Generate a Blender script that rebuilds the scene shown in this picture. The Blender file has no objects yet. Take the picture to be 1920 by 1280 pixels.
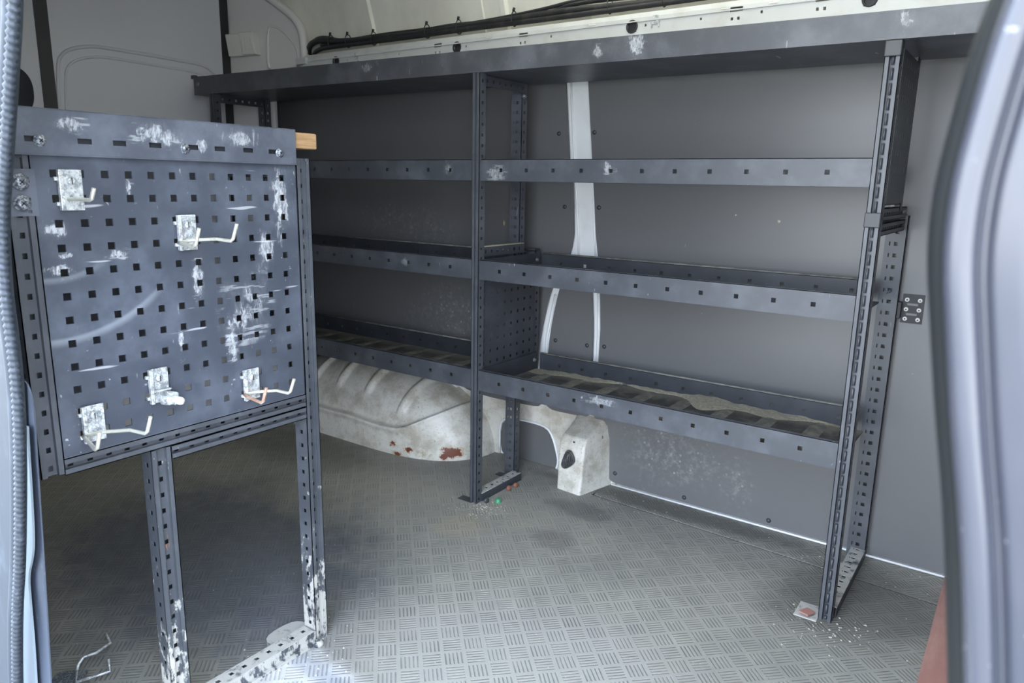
import bpy, bmesh, math, random
from mathutils import Vector, Matrix
random.seed(7)
C = bpy.context.scene
COL = C.collection

# ---------------------------------------------------------------- camera
CAM = Vector((1.4042, -1.7981, 1.0475))
YAW, PIT, ROL, FPX = 0.6160, 0.2123, 0.0189, 1369.9
fw = Vector((-math.sin(YAW)*math.cos(PIT), math.cos(YAW)*math.cos(PIT), -math.sin(PIT)))
r0 = Vector((math.cos(YAW), math.sin(YAW), 0)); u0 = r0.cross(fw)
rr = math.cos(ROL)*r0 + math.sin(ROL)*u0
uu = -math.sin(ROL)*r0 + math.cos(ROL)*u0
cd = bpy.data.cameras.new('camera'); cam = bpy.data.objects.new('camera', cd); COL.objects.link(cam)
cd.sensor_width = 36; cd.lens = FPX/1920*36; cd.clip_start = 0.02
M = Matrix((rr, uu, -fw)).transposed().to_4x4(); M.translation = CAM
cam.matrix_world = M
cd.dof.use_dof = True; cd.dof.focus_distance = 1.75; cd.dof.aperture_fstop = 9.0
C.camera = cam
# ---------------------------------------------------------------- light
C.view_settings.view_transform = 'Standard'; C.view_settings.look = 'None'
C.view_settings.gamma = 1; C.view_settings.use_curve_mapping = False
C.view_settings.exposure = 2.55
w = bpy.data.worlds.new('sky'); C.world = w; w.use_nodes = True
nt = w.node_tree; nt.nodes.clear()
wo = nt.nodes.new('ShaderNodeOutputWorld'); wb = nt.nodes.new('ShaderNodeBackground')
tc = nt.nodes.new('ShaderNodeTexCoord'); sx = nt.nodes.new('ShaderNodeSeparateXYZ'); rp = nt.nodes.new('ShaderNodeValToRGB')
nt.links.new(tc.outputs['Generated'], sx.inputs[0]); nt.links.new(sx.outputs['Z'], rp.inputs[0])
rp.color_ramp.elements[0].position = 0.0; rp.color_ramp.elements[0].color = (0.80, 0.84, 0.88, 1)
rp.color_ramp.elements[1].position = 0.6; rp.color_ramp.elements[1].color = (0.62, 0.76, 1.0, 1)
nt.links.new(rp.outputs[0], wb.inputs[0]); wb.inputs[1].default_value = 2.4
nt.links.new(wb.outputs[0], wo.inputs[0])
pl = bpy.data.lights.new('door_opening_portal', 'AREA'); pl.shape = 'RECTANGLE'; pl.size = 1.25; pl.size_y = 2.0
pl.cycles.is_portal = True
po = bpy.data.objects.new('door_opening_portal', pl); COL.objects.link(po)
po.location = (0.98, -1.62, 0.95); po.rotation_euler = (math.radians(90), 0, 0)

sl_ = bpy.data.lights.new('sun', 'SUN'); sl_.energy = 4.6; sl_.angle = .02; sl_.color = (1.0, .95, .86)
so_ = bpy.data.objects.new('sun', sl_); COL.objects.link(so_); so_.rotation_euler = (math.radians(-38), math.radians(8), 0)

# ---------------------------------------------------------------- node helpers
class S:
    def __init__(s, nt, o): s.nt, s.o = nt, o
    def _m(s, op, *a):
        n = s.nt.nodes.new('ShaderNodeMath'); n.operation = op
        for i, v in enumerate((s,)+a):
            if isinstance(v, S): s.nt.links.new(v.o, n.inputs[i])
            else: n.inputs[i].default_value = v
        return S(s.nt, n.outputs[0])
    def __add__(s, b): return s._m('ADD', b)
    def __sub__(s, b): return s._m('SUBTRACT', b)
    def __mul__(s, b): return s._m('MULTIPLY', b)
    __radd__ = __add__; __rmul__ = __mul__
    def rsub(s, b): return (s*-1.0)+b
    def div(s, b): return s._m('DIVIDE', b)
    def pw(s, b): return s._m('POWER', b)
    def ab(s): return s._m('ABSOLUTE')
    def fl(s): return s._m('FLOOR')
    def fr(s): return s._m('FRACT')
    def sq(s): return s._m('SQRT')
    def mx(s, b): return s._m('MAXIMUM', b)
    def mn(s, b): return s._m('MINIMUM', b)
    def mod(s, b): return s._m('FLOORED_MODULO', b)
    def lt(s, b): return s._m('LESS_THAN', b)
    def ss(s, a, b, lo=0.0, hi=1.0):
        n = s.nt.nodes.new('ShaderNodeMapRange'); n.interpolation_type = 'SMOOTHSTEP'
        s.nt.links.new(s.o, n.inputs[0])
        n.inputs[1].default_value = a; n.inputs[2].default_value = b; n.inputs[3].default_value = lo; n.inputs[4].default_value = hi
        return S(s.nt, n.outputs[0])

class Mat:
    def __init__(s, name, base, rough=.5, metal=0., spec=.5):
        s.m = bpy.data.materials.new(name); s.m.use_nodes = True; s.nt = s.m.node_tree
        s.b = s.nt.nodes['Principled BSDF']
        s.b.inputs['Roughness'].default_value = rough; s.b.inputs['Metallic'].default_value = metal
        s.b.inputs['Specular IOR Level'].default_value = spec
        s.b.inputs['Base Color'].default_value = (*base, 1)
        s.m.diffuse_color = (*base, 1)
        s.col = None; s.base = base; s._p = None
    def pos(s):
        if s._p is None:
            g = s.nt.nodes.new('ShaderNodeNewGeometry'); x = s.nt.nodes.new('ShaderNodeSeparateXYZ')
            s.nt.links.new(g.outputs['Position'], x.inputs[0]); s._g = g
            s._p = [S(s.nt, x.outputs[i]) for i in range(3)]
        return s._p
    def vec(s, scale=(1, 1, 1), off=(0, 0, 0), rot=(0, 0, 0)):
        s.pos(); n = s.nt.nodes.new('ShaderNodeMapping')
        n.inputs['Scale'].default_value = scale; n.inputs['Location'].default_value = off; n.inputs['Rotation'].default_value = rot
        s.nt.links.new(s._g.outputs['Position'], n.inputs[0]); return n.outputs[0]
    def noise(s, sc, det=3., rough=.55, scale=(1, 1, 1), off=(0, 0, 0), rot=(0, 0, 0), dist=0.):
        n = s.nt.nodes.new('ShaderNodeTexNoise'); n.inputs['Scale'].default_value = sc
        n.inputs['Detail'].default_value = det; n.inputs['Roughness'].default_value = rough; n.inputs['Distortion'].default_value = dist
        s.nt.links.new(s.vec(scale, off, rot), n.inputs['Vector']); return S(s.nt, n.outputs['Fac'])
    def spots(s, sc, r0=.05, r1=.2, off=(0, 0, 0)):
        n = s.nt.nodes.new('ShaderNodeTexVoronoi'); n.inputs['Scale'].default_value = sc
        s.nt.links.new(s.vec((1, 1, 1), off), n.inputs['Vector']); return S(s.nt, n.outputs['Distance']).ss(r0, r1, 1, 0)
    def blob(s, c, r, wob=1.7):
        p = s.pos(); d = None
        for i in range(3):
            if r[i] > 50: continue
            q = (p[i]-c[i])*(1/r[i]); q = q*q; d = q if d is None else d+q
        rs_ = [v for v in r if v < 3]; sc = 1.1/min(rs_)
        n = s.noise(sc, 5, .68, off=(c[0] if c[0] < 9 else 1.3, c[1], c[2]))
        return (d.sq()+(n-.5)*wob).ss(0.0, 1.0, 1, 0)
    def mix(s, fac, color):
        n = s.nt.nodes.new('ShaderNodeMix'); n.data_type = 'RGBA'
        if isinstance(fac, S): s.nt.links.new(fac.o, n.inputs[0])
        else: n.inputs[0].default_value = fac
        if s.col is None: n.inputs[6].default_value = (*s.base, 1)
        else: s.nt.links.new(s.col, n.inputs[6])
        n.inputs[7].default_value = (*color, 1)
        s.col = n.outputs[2]; s.nt.links.new(s.col, s.b.inputs['Base Color'])
    def rough(s, v): s.nt.links.new(v.o, s.b.inputs['Roughness'])
    def bump(s, h, strength=.5, dist=.001):
        n = s.nt.nodes.new('ShaderNodeBump'); n.inputs['Strength'].default_value = strength; n.inputs['Distance'].default_value = dist
        s.nt.links.new(h.o, n.inputs['Height']); s.nt.links.new(n.outputs[0], s.b.inputs['Normal'])

WHITE = (.62, .64, .66); DUST = (.26, .245, .205)
def coated(name, base, dust=.35, scratch=.4, patches=(), dustlow=None, rough=.42):
    m = Mat(name, base, rough, 0, .45)
    n1 = m.noise(9, 5, .6); m.mix(n1.ss(.42, .72, 0, dust), tuple(min(1, c*1.9+.02) for c in base))
    n3 = m.noise(160, 2, .6, (1, 1, .25)); n4 = m.noise(6, 2, off=(3, 1, 2))
    m.mix(n3.ss(.70, .78)*n4.ss(.45, .7)*scratch, WHITE)
    n5 = m.noise(70, 2, .6, (1, .12, .12), rot=(.7, 0, 0))
    m.mix(n5.ss(.735, .76)*m.noise(4, 2, off=(8, 3, 5)).ss(.45, .6)*scratch, WHITE)
    for (c, r, th, a) in patches:
        f = m.blob(c, r, 1.5); an = (c[1]*37+c[2]*11) % 2.4-1.2
        n = m.noise(48, 6, .75, (1, 1, .4), off=(c[1]*7, 0, c[2]*3), rot=(an, an if c[0] < 9 else 0, 0), dist=.8)
        n2 = m.noise(95, 3, .6, (.12, .12, 1) if abs(an) > .6 else (.14, 1, .14), off=(c[1], 2, 0), rot=(an, 0, 0))
        core = (f*.55+n-.45).ss(.22+th*.4, .34+th*.4)
        st = n2.ss(.56, .60)*f.ss(.08, .5)
        n3_ = m.noise(170, 5, .8, (1, 1, .35), off=(c[1], 4, 0), rot=(an, 0, 0))
        m.mix((core*n3_.ss(.40, .62, .08, .72)).mx(st*.42)*a, WHITE)
        m.mix(f.ss(0, 1)*n.ss(.35, .75)*.18, WHITE)
    m.bump(m.noise(900, 2), .12, .0004)
    return m

STEEL = (.040, .044, .052)
Y_, BIG = None, 99
MAT = {}
MAT['rack'] = coated('rack_powder_coat', STEEL, .3, .35)
MAT['post'] = coated('post_powder_coat', (.058, .063, .073), .35, .45)
MAT['beam'] = coated('beam_powder_coat', (.050, .055, .065), .5, .5, patches=[
    ((.06, 0, 1.08), (.06, 9, .035), .30, .5), ((.44, 0, 1.095), (.03, 9, .03), .30, .6), ((-.127, 0, 1.09), (.03, 9, .03), .3, .35),
    ((.437, 0, .442), (.09, 9, .02), .30, .5), ((-.315, 0, .786), (.03, 9, .02), .3, .3)])
MAT['shelf_top'] = coated('top_shelf_powder_coat', (.060, .063, .071), .6, .5, patches=[
    ((.505, 0, 1.395), (.05, .1, .045), .18, .8), ((.394, 0, 1.392), (.025, .1, .03), .25, .6), ((-.473, 0, 1.412), (.05, .1, .03), .35, .4), ((1.12, 0, 1.4), (.03, .1, .03), .45, .5)])
# perforated tool board with swing marks and paint splatter
m = coated('tool_board_powder_coat', (.050, .058, .076), .55, .5, patches=[
    ((BIG, -.864, 1.0), (99, .030, .10), .22, .95), ((BIG, -.90, .91), (99, .035, .06), .30, .8),
    ((BIG, -1.279, .966), (99, .03, .02), .30, .9), ((BIG, -1.282, .904), (99, .032, .014), .16, 1), ((BIG, -1.27, .925), (99, .016, .008), .12, 1),
    ((BIG, -1.186, .923), (99, .03, .014), .32, .8), ((BIG, -1.05, .865), (99, .018, .08), .36, .8), ((BIG, -.99, .74), (99, .02, .07), .36, .8),
    ((BIG, -1.162, 1.03), (99, .012, .03), .34, .9), ((BIG, -1.091, .763), (99, .008, .028), .15, .9), ((BIG, -.95, .80), (99, .09, .10), .60, .7)])
p = m.pos()
dy = p[1]+1.295; dz = p[2]-1.04
m.mix(m.noise(85, 5, .75, (1, .5, .5), rot=(.9, 0, 0), off=(3, 9, 2)).ss(.66, .70)*m.noise(5, 2).ss(.40, .62)*.6, WHITE)
m.mix(m.noise(60, 2, .5, (1, .09, 1), rot=(-.6, 0, 0), off=(1, 4, 2)).ss(.70, .73)*.45, WHITE)
rad = (dy*dy+dz*dz).sq()
ring = rad.ss(.243, .249)*rad.ss(.249, .262, 1, 0)
haze = rad.ss(.13, .24)*rad.ss(.249, .255, 1, 0)
sec = (dy*.55+dz).ss(-.14, -.05, 1, 0)
m.mix(ring*sec*.35, (.35, .38, .42)); m.mix(haze*sec*m.noise(20, 3).ss(.3, .8)*.30, (.22, .26, .33))
rad2 = ((dy)*(dy)+dz*dz).sq(); ring2 = rad2.ss(.146, .152)*rad2.ss(.152, .162, 1, 0)
m.mix(ring2*sec*.25, (.35, .38, .42))
MAT['board'] = m
MAT['rail'] = coated('tool_board_rail_coat', (.064, .072, .091), .6, .55, patches=[
    ((BIG, -1.244, 1.127), (99, .04, .02), .38, .7), ((BIG, -1.11, 1.115), (99, .07, .03), .42, .7), ((BIG, -1.03, 1.105), (99, .02, .02), .30, .8), ((BIG, -.95, 1.12), (99, .06, .025), .42, .6)])
# lower posts splashed with dried render
m = coated('dirty_post_coat', (.054, .060, .070), .4, .5)
z = m.pos()[2]
m.mix((m.noise(45, 5, .7, (1, 1, .5))+z.ss(0, .42, .16, -.05)).ss(.60, .68)*.75, (.50, .49, .45))
m.mix(m.noise(60, 4, .7, (1, 1, .3), off=(4, 4, 1)).ss(.62, .68)*m.blob((.171, -1.15, .37), (.05, .014, .08))*.95, (.33, .13, .05))
MAT['dirty'] = m
m = Mat('dusty_bar', (.05, .057, .07), .7)
m.mix(m.noise(30, 5, .7).ss(.30, .5)*.95, (.42, .41, .38)); MAT['dustbar'] = m
m = Mat('yellow_dust_bar', (.05, .055, .065), .8); m.mix(m.noise(40, 4).ss(.2, .4), (.40, .37, .28)); MAT['dusttop'] = m
# wall lining
m = Mat('grey_wall_lining', (.122, .124, .127), .36, 0, .45)
m.mix(m.noise(3, 3).ss(.35, .7, 0, .35), (.14, .142, .145))
for (c, r, a) in [((.50, .41, .18), (.24, 9, .16), 1.5), ((.73, .41, .12), (.08, 9, .12), 1.1), ((-.45, .41, .54), (.34, 9, .14), 1.1), ((-.7, .41, .88), (.38, 9, .13), .9)]:
    f = m.blob(c, r)
    m.mix(f*m.noise(60, 6, .75).ss(.45, .75)*.6*a, (.30, .31, .30))
    m.mix(f*m.spots(38, .06, .22, (c[0], 0, 0))*.55*a, (.40, .41, .40))
m.mix(m.noise(90, 3, .6, (1, 1, .3), rot=(0, .6, 0)).ss(.76, .78)*.6, (.45, .46, .46))
m.mix(m.blob((.786, .41, .955), (.006, 9, .005)), (.6, .52, .36)); m.mix(m.blob((.658, .41, .968), (.003, 9, .003)), (.6, .6, .55))
m.mix(m.blob((-.205, .41, .905), (.006, 9, .014)), (.50, .42, .22))
m.bump(m.noise(500, 2), .1, .0005); MAT['lining'] = m
# bodywork
m = Mat('cream_white_rail_paint', (.56, .57, .56), .35, 0, .5); m.mix(m.noise(14, 5).ss(.48, .75, 0, .45), (.42, .40, .34))
zr_ = m.pos()[2]; m.mix(zr_.ss(1.44, 1.485, 1, 0)*m.noise(40, 5, .7, (.4, 1, 1)).ss(.42, .60)*.7, (.30, .26, .18)); MAT['railpaint'] = m
m = Mat('white_body_paint', (.76, .78, .79), .3, 0, .5); m.mix(m.noise(12, 4).ss(.5, .8, 0, .25), (.45, .44, .40)); MAT['body'] = m
m = Mat('dirty_white_body_paint', (.66, .645, .59), .42, 0, .5)
m.mix(m.noise(10, 6, .7).ss(.40, .66, 0, .75), (.36, .33, .26)); m.mix(m.noise(140, 3, .7).ss(.60, .70, 0, .7), (.16, .14, .11))
for (c, r, a) in [((-.316, .2, .03), (.050, .2, .040), .42), ((-.54, .2, .045), (.026, .2, .018), .40), ((-.47, .2, .03), (.03, .2, .014), .52), ((-.52, .2, .005), (.03, .2, .014), .5)]:
    f = m.blob(c, r, 2.0); m.mix(f.ss(.30, .36), (.155, .05, .028)); m.mix(f.ss(.08, .2)*f.ss(.25, .34, 1, 0)*.5, (.42, .25, .12))
m.mix(m.blob((-.40, .2, .02), (.05, .2, .03))*m.noise(60, 4).ss(.45, .55)*.7, (.32, .28, .14))
m.mix((m.noise(26, 3, .6, (.35, 1, 2), off=(5, 0, 0))).ss(.70, .72)*.8, (.05, .05, .05))
MAT['arch'] = m
m = Mat('cream_roof_skin', (.82, .80, .70), .5); m.mix(m.noise(5, 5, .65, (1, 1, .4)).ss(.35, .7, 0, .4), (.50, .48, .40)); MAT['cream'] = m
m = Mat('unseen_translucent_roof', (.72, .69, .58), .6)
tl = m.nt.nodes.new('ShaderNodeBsdfTranslucent'); tl.inputs[0].default_value = (.61, .595, .53, 1); mxs = m.nt.nodes.new('ShaderNodeMixShader'); mxs.inputs[0].default_value = .55
m.nt.links.new(m.b.outputs[0], mxs.inputs[1]); m.nt.links.new(tl.outputs[0], mxs.inputs[2]); m.nt.links.new(mxs.outputs[0], m.nt.nodes['Material Output'].inputs[0]); MAT['roofglow'] = m
m = Mat('grey_bulkhead_paint', (.60, .61, .64), .33, 0, .5); m.bump(m.noise(400, 2), .05, .0004); MAT['bulk'] = m
m = Mat('grey_white_bulkhead_paint', (.66, .65, .63), .3, 0, .5); MAT['flank'] = m
m = Mat('black_rubber', (.026, .027, .030), .6); MAT['rubber'] = m
m = Mat('black_cable_sheath', (.020, .020, .022), .45); m.mix(m.noise(30, 3).ss(.5, .8, 0, .5), (.08, .075, .065)); MAT['cable'] = m
m = Mat('grey_plastic', (.038, .040, .044), .5); MAT['plastic'] = m
m = Mat('white_plastic', (.70, .69, .64), .4); MAT['wplastic'] = m
m = Mat('zinc_plated_steel', (.60, .63, .64), .34, .35); m.mix(m.noise(75, 6, .8).ss(.42, .60, 0, .9), (.20, .215, .235)); m.mix(m.noise(130, 4, .8, off=(2, 2, 2)).ss(.52, .62, 0, .8), (.80, .80, .74)); MAT['zinc'] = m
m = Mat('yellowed_zinc_wire', (.66, .65, .56), .35, .6); m.mix(m.noise(90, 3).ss(.5, .8, 0, .7), (.40, .38, .32)); MAT['wire'] = m
m = Mat('rusty_wire', (.42, .24, .17), .6, .3); m.mix(m.noise(90, 3).ss(.5, .7), (.6, .56, .48)); MAT['rustwire'] = m
m = Mat('bolt_steel', (.085, .095, .115), .38, .3); m.mix(m.noise(260, 3).ss(.45, .65, 0, .8), (.42, .45, .48)); MAT['bolt'] = m
m = Mat('plywood_edge', (.26, .15, .07), .65)
m.mix(m.noise(60, 5, .6, (1, .15, 2)).ss(.4, .65), (.36, .235, .12)); MAT['wood'] = m
m = Mat('red_brown_board', (.30, .15, .125), .6); m.mix(m.noise(20, 5, .7, (1, .2, 1)).ss(.4, .7, 0, .6), (.42, .25, .21)); MAT['redwood'] = m
m = Mat('green_plastic', (.05, .26, .13), .4); MAT['green'] = m
m = Mat('copper_brown', (.22, .085, .05), .6); MAT['copper'] = m
m = Mat('crumbs', (.46, .43, .36), .8); MAT['crumb'] = m
m = Mat('asphalt', (.20, .20, .20), .9); m.mix(m.noise(60, 4).ss(.3, .7), (.28, .28, .27)); MAT['asphalt'] = m
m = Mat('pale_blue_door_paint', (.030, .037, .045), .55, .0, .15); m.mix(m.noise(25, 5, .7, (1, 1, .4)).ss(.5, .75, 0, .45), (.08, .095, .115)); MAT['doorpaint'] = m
m = Mat('pale_lip_paint', (.17, .205, .235), .3); MAT['lip'] = m
m = Mat('blue_grey_trim', (.045, .056, .078), .5); m.mix(m.noise(90, 4, .7).ss(.62, .72, 0, .6), (.14, .16, .18)); MAT['trim'] = m
m = Mat('seal_rubber', (.022, .028, .036), .5, 0, .3); m.mix(m.noise(120, 4, .7).ss(.5, .7, 0, .6), (.07, .08, .10)); MAT['seal'] = m
m = Mat('blue_grey_metallic_paint', (.030, .032, .041), .26, .0, .5)
m.mix(m.noise(14, 4).ss(.45, .75, 0, .4), (.047, .046, .054)); m.mix(m.noise(180, 3, off=(2, 1, 1)).ss(.70, .76, 0, .5), (.3, .3, .3)); MAT['doorblue'] = m
m = Mat('near_black_rubber', (.007, .008, .008), .5, 0, .18); MAT['edgerub'] = m
m = Mat('dusty_plug_rubber', (.045, .046, .047), .45); m.mix(m.noise(90, 4).ss(.5, .7, 0, .7), (.13, .13, .12)); MAT['plugrub'] = m
m = Mat('dark_seat_fabric', (.030, .034, .040), .8); MAT['seat'] = m
m = Mat('dusty_shelf_deck', (.045, .043, .040), .7)
m.mix(m.noise(13, 6, .7).ss(.45, .66, 0, .8), (.15, .14, .11)); m.mix(m.noise(120, 4, .8).ss(.58, .68, 0, .5), (.24, .22, .17)); m.mix(m.pos()[1].ss(.24, .31)*.7, (.22, .205, .16)); MAT['deck'] = m
m = Mat('dusty_deck_rib', (.12, .115, .095), .9); m.mix(m.noise(30, 5, .7).ss(.4, .65), (.20, .185, .145)); MAT['deckrib'] = m
m = Mat('dusty_rolled_edge', (.13, .13, .125), .7); m.mix(m.noise(30, 4).ss(.4, .6), (.21, .205, .18)); MAT['dustyedge'] = m
m = Mat('dust_heap', (.24, .22, .165), .95); m.mix(m.noise(120, 4, .8).ss(.45, .6), (.34, .31, .23)); MAT['dust'] = m
m = Mat('sub_floor', (.02, .02, .02), .9); MAT['gap'] = m
# rubber floor mat: squares of five ribs, turned at 45 degrees
m = Mat('ribbed_rubber_mat', (.28, .27, .24), .62, 0, .35)
p = m.pos(); s2 = 1/math.sqrt(2); cs = .0495
U = ((p[0]-.3950)+(p[1]+.6040))*(s2/cs)+.5; V = ((p[1]+.6040)-(p[0]-.3950))*(s2/cs)+.5
par = (U.fl()+V.fl()).mod(2.0).lt(.5)
fu, fv = U.fr(), V.fr()
def ribs(a, b):
    k = ((a-.04)*(5/.92)).fr()-.5
    st = k.ab().ss(.10, .26, 1, 0)
    ia = (a-.5).ab().ss(.45, .47, 1, 0); ib = (b-.5).ab().ss(.37, .42, 1, 0)
    return st*ia*ib
h = ribs(fu, fv)*par + ribs(fv, fu)*(par.rsub(1.0))
n1 = m.noise(2.6, 5, .6); n2 = m.noise(14, 5, .65)
m.mix(n1.ss(.42, .68, 0, .6), (.20, .198, .188)); m.mix(n2.ss(.45, .75, 0, .5), (.34, .328, .28))
# shade painted in at the left, worn dark patches, paler centre, dusty lanes
for (c, r, col, a) in [((-.40, -.72, 0), (.95, .75, 9), (.100, .106, .118), 1.0), ((1.15, .12, 0), (.38, .36, 9), (.085, .083, .075), .75), ((.55, .36, 0), (.9, .09, 9), (.10, .095, .082), .7),
                       ((.31, .17, 0), (.20, .10, 9), (.11, .11, .11), .6), ((.34, -.06, 0), (.12, .1, 9), (.12, .11, .11), .5),
                       ((.06, -.16, 0), (.14, .14, 9), (.30, .275, .215), .7), ((.65, -.65, 0), (.75, .65, 9), (.33, .325, .30), .75),
                       ((-.9, .0, 0), (.6, .3, 9), (.07, .07, .066), .5), ((.25, -.93, 0), (.20, .16, 9), (.55, .55, .56), .85)]:
    f = m.blob(c, r, .9); m.mix((f*(n2*.8+.6)).ss(.1, .8)*a, col)
m.mix((p[0]*.10+p[1]+.86+(n1-.5)*.10).ab().ss(.01, .035, 1, 0)*m.blob((.45, -.9, 0), (.55, .3, 9))*.55, (.10, .13, .19))
m.mix(m.noise(220, 2, .5).ss(.735, .76)*.7, (.62, .62, .60))
m.mix(m.noise(30, 5, .8, rot=(0, 0, .7), scale=(1, .3, 1)).ss(.66, .74)*.45, (.50, .50, .47))
gdk = h.rsub(1.0)*par
m.mix(h*(m.blob((-.1, .02, 0), (.95, .55, 9), .5)*-.6+1.0)*m.noise(11, 5, .75, off=(7, 2, 0)).ss(.32, .68, .14, .66), (.095, .095, .092))
m.rough(n2.ss(.3, .7, .50, .72))
m.bump(h*-1.0+m.noise(80, 4)*.12, .65, .0016); MAT['mat'] = m

# ---------------------------------------------------------------- mesh builder
class MB:
    def __init__(s): s.v, s.f, s.sm = [], [], []
    def face(s, pts, smooth=False):
        i = len(s.v); s.v += [Vector(p) for p in pts]; s.f.append(tuple(range(i, i+len(pts)))); s.sm.append(smooth); return s
    def box(s, x0, x1, y0, y1, z0, z1):
        return s.obox(Vector((x0, y0, z0)), Vector((x1-x0, 0, 0)), Vector((0, y1-y0, 0)), Vector((0, 0, z1-z0)))
    def obox(s, o, a, b, c):
        o, a, b, c = map(Vector, (o, a, b, c)); i = len(s.v)
        if a.cross(b).dot(c) < 0: a, b = b, a
        s.v += [o, o+a, o+a+b, o+b, o+c, o+a+c, o+a+b+c, o+b+c]
        for q in ((0, 3, 2, 1), (4, 5, 6, 7), (0, 1, 5, 4), (1, 2, 6, 5), (2, 3, 7, 6), (3, 0, 4, 7)):
            s.f.append(tuple(i+k for k in q)); s.sm.append(False)
        return s
    def plate(s, O, U, V, w, h, t, holes=()):
        """sheet from O along unit U (w) and V (h), thickness t against U x V, real openings"""
        O, U, V = Vector(O), Vector(U), Vector(V); N = U.cross(V).normalized()
        us = sorted({0., w} | {round(max(0, min(w, a)), 6) for q in holes for a in q[:2]})
        vs = sorted({0., h} | {round(max(0, min(h, a)), 6) for q in holes for a in q[2:]})
        nu, nv = len(us)-1, len(vs)-1
        keep = [[True]*nv for _ in range(nu)]
        ui = {a: k for k, a in enumerate(us)}; vi = {a: k for k, a in enumerate(vs)}
        for q in holes:
            a0, a1 = (ui[round(max(0, min(w, a)), 6)] for a in q[:2]); b0, b1 = (vi[round(max(0, min(h, a)), 6)] for a in q[2:])
            for i in range(a0, a1):
                for j in range(b0, b1): keep[i][j] = False
        P = lambda a, b, n: O+U*a+V*b-N*n
        idx = {}
        def vid(i, j, k):
            if (i, j, k) not in idx: idx[(i, j, k)] = len(s.v); s.v.append(P(us[i], vs[j], t if k else 0))
            return idx[(i, j, k)]
        def K(i, j): return 0 <= i < nu and 0 <= j < nv and keep[i][j]
        def q(*a): s.f.append(tuple(a)); s.sm.append(False)
        for i in range(nu):
            for j in range(nv):
                if not keep[i][j]: continue
                q(vid(i, j, 0), vid(i+1, j, 0), vid(i+1, j+1, 0), vid(i, j+1, 0))
                q(vid(i, j, 1), vid(i, j+1, 1), vid(i+1, j+1, 1), vid(i+1, j, 1))
                if not K(i-1, j): q(vid(i, j, 0), vid(i, j+1, 0), vid(i, j+1, 1), vid(i, j, 1))
                if not K(i+1, j): q(vid(i+1, j, 0), vid(i+1, j, 1), vid(i+1, j+1, 1), vid(i+1, j+1, 0))
                if not K(i, j-1): q(vid(i, j, 0), vid(i, j, 1), vid(i+1, j, 1), vid(i+1, j, 0))
                if not K(i, j+1): q(vid(i, j+1, 0), vid(i+1, j+1, 0), vid(i+1, j+1, 1), vid(i, j+1, 1))
        return s
    def prism(s, pts, d, smooth=False):
        """closed outline pts extruded by vector d"""
        d = Vector(d); i = len(s.v); n = len(pts); s.v += [Vector(p) for p in pts]+[Vector(p)+d for p in pts]
        s.f.append(tuple(i+k for k in range(n))); s.f.append(tuple(i+n+k for k in reversed(range(n)))); s.sm += [False, False]
        for k in range(n):
            j = (k+1) % n; s.f.append((i+k, i+n+k, i+n+j, i+j)); s.sm.append(smooth)
        return s
    def tube(s, pts, r, n=10, cap=True, rs=None):
        pts = [Vector(p) for p in pts]; i0 = len(s.v); rings = []
        up = Vector((0, 0, 1)); prev = None
        for k, p in enumerate(pts):
            t = (pts[min(k+1, len(pts)-1)]-pts[max(k-1, 0)]).normalized()
            if prev is None:
                a = t.cross(up); a = a.normalized() if a.length > .05 else t.cross(Vector((1, 0, 0))).normalized()
            else:
                a = (prev-t*prev.dot(t)).normalized()
            prev = a; b = t.cross(a); R = rs[k] if rs else r
            rings.append(len(s.v))
            for j in range(n):
                an = 2*math.pi*j/n; s.v.append(p+a*(R*math.cos(an))+b*(R*math.sin(an)))
        for k in range(len(pts)-1):
            for j in range(n):
                j2 = (j+1) % n; s.f.append((rings[k]+j, rings[k]+j2, rings[k+1]+j2, rings[k+1]+j)); s.sm.append(True)
        if cap:
            s.f.append(tuple(rings[0]+j for j in reversed(range(n)))); s.f.append(tuple(rings[-1]+j for j in range(n))); s.sm += [False, False]
        return s
    def cyl(s, c, ax, r, h, n=20, r2=None):
        c, ax = Vector(c), Vector(ax).normalized(); return s.tube([c, c+ax*h], r, n, True, [r, r if r2 is None else r2])
    def lathe(s, c, ax, prof, n=24):
        c, ax = Vector(c), Vector(ax).normalized()
        return s.tube([c+ax*h for r, h in prof], 0, n, True, [max(r, 1e-5) for r, h in prof])
    def grid(s, F, nu, nv, smooth=True):
        i = len(s.v)
        for a in range(nu+1):
            for b in range(nv+1): s.v.append(Vector(F(a/nu, b/nv)))
        for a in range(nu):
            for b in range(nv):
                q = i+a*(nv+1)+b; s.f.append((q, q+nv+1, q+nv+2, q+1)); s.sm.append(smooth)
        return s
    def build(s, name, mat, parent=None, bevel=0., fix=True, solid=0.):
        me = bpy.data.meshes.new(name); base = parent['_o'] if parent is not None and '_o' in parent.keys() else (0, 0, 0)
        if parent is None:
            base = sum((v for v in s.v), Vector())/len(s.v)
            base = Vector(base)
        base = Vector(base)
        me.from_pydata([tuple(v-base) for v in s.v], [], s.f); me.polygons.foreach_set('use_smooth', s.sm)
        me.materials.append(MAT[mat].m if isinstance(MAT[mat], Mat) else MAT[mat]); me.update()
        if fix:
            b = bmesh.new(); b.from_mesh(me); bmesh.ops.remove_doubles(b, verts=b.verts, dist=1e-6)
            bmesh.ops.recalc_face_normals(b, faces=b.faces); b.to_mesh(me); b.free()
        o = bpy.data.objects.new(name, me); COL.objects.link(o)
        if parent is not None: o.parent = parent; o['_o'] = tuple(base)
        else: o.location = base; o['_o'] = tuple(base)
        if parent is not None and parent.type == 'MESH': pass
        if bevel:
            md = o.modifiers.new('bevel', 'BEVEL'); md.width = bevel; md.segments = 2; md.limit_method = 'ANGLE'
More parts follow.
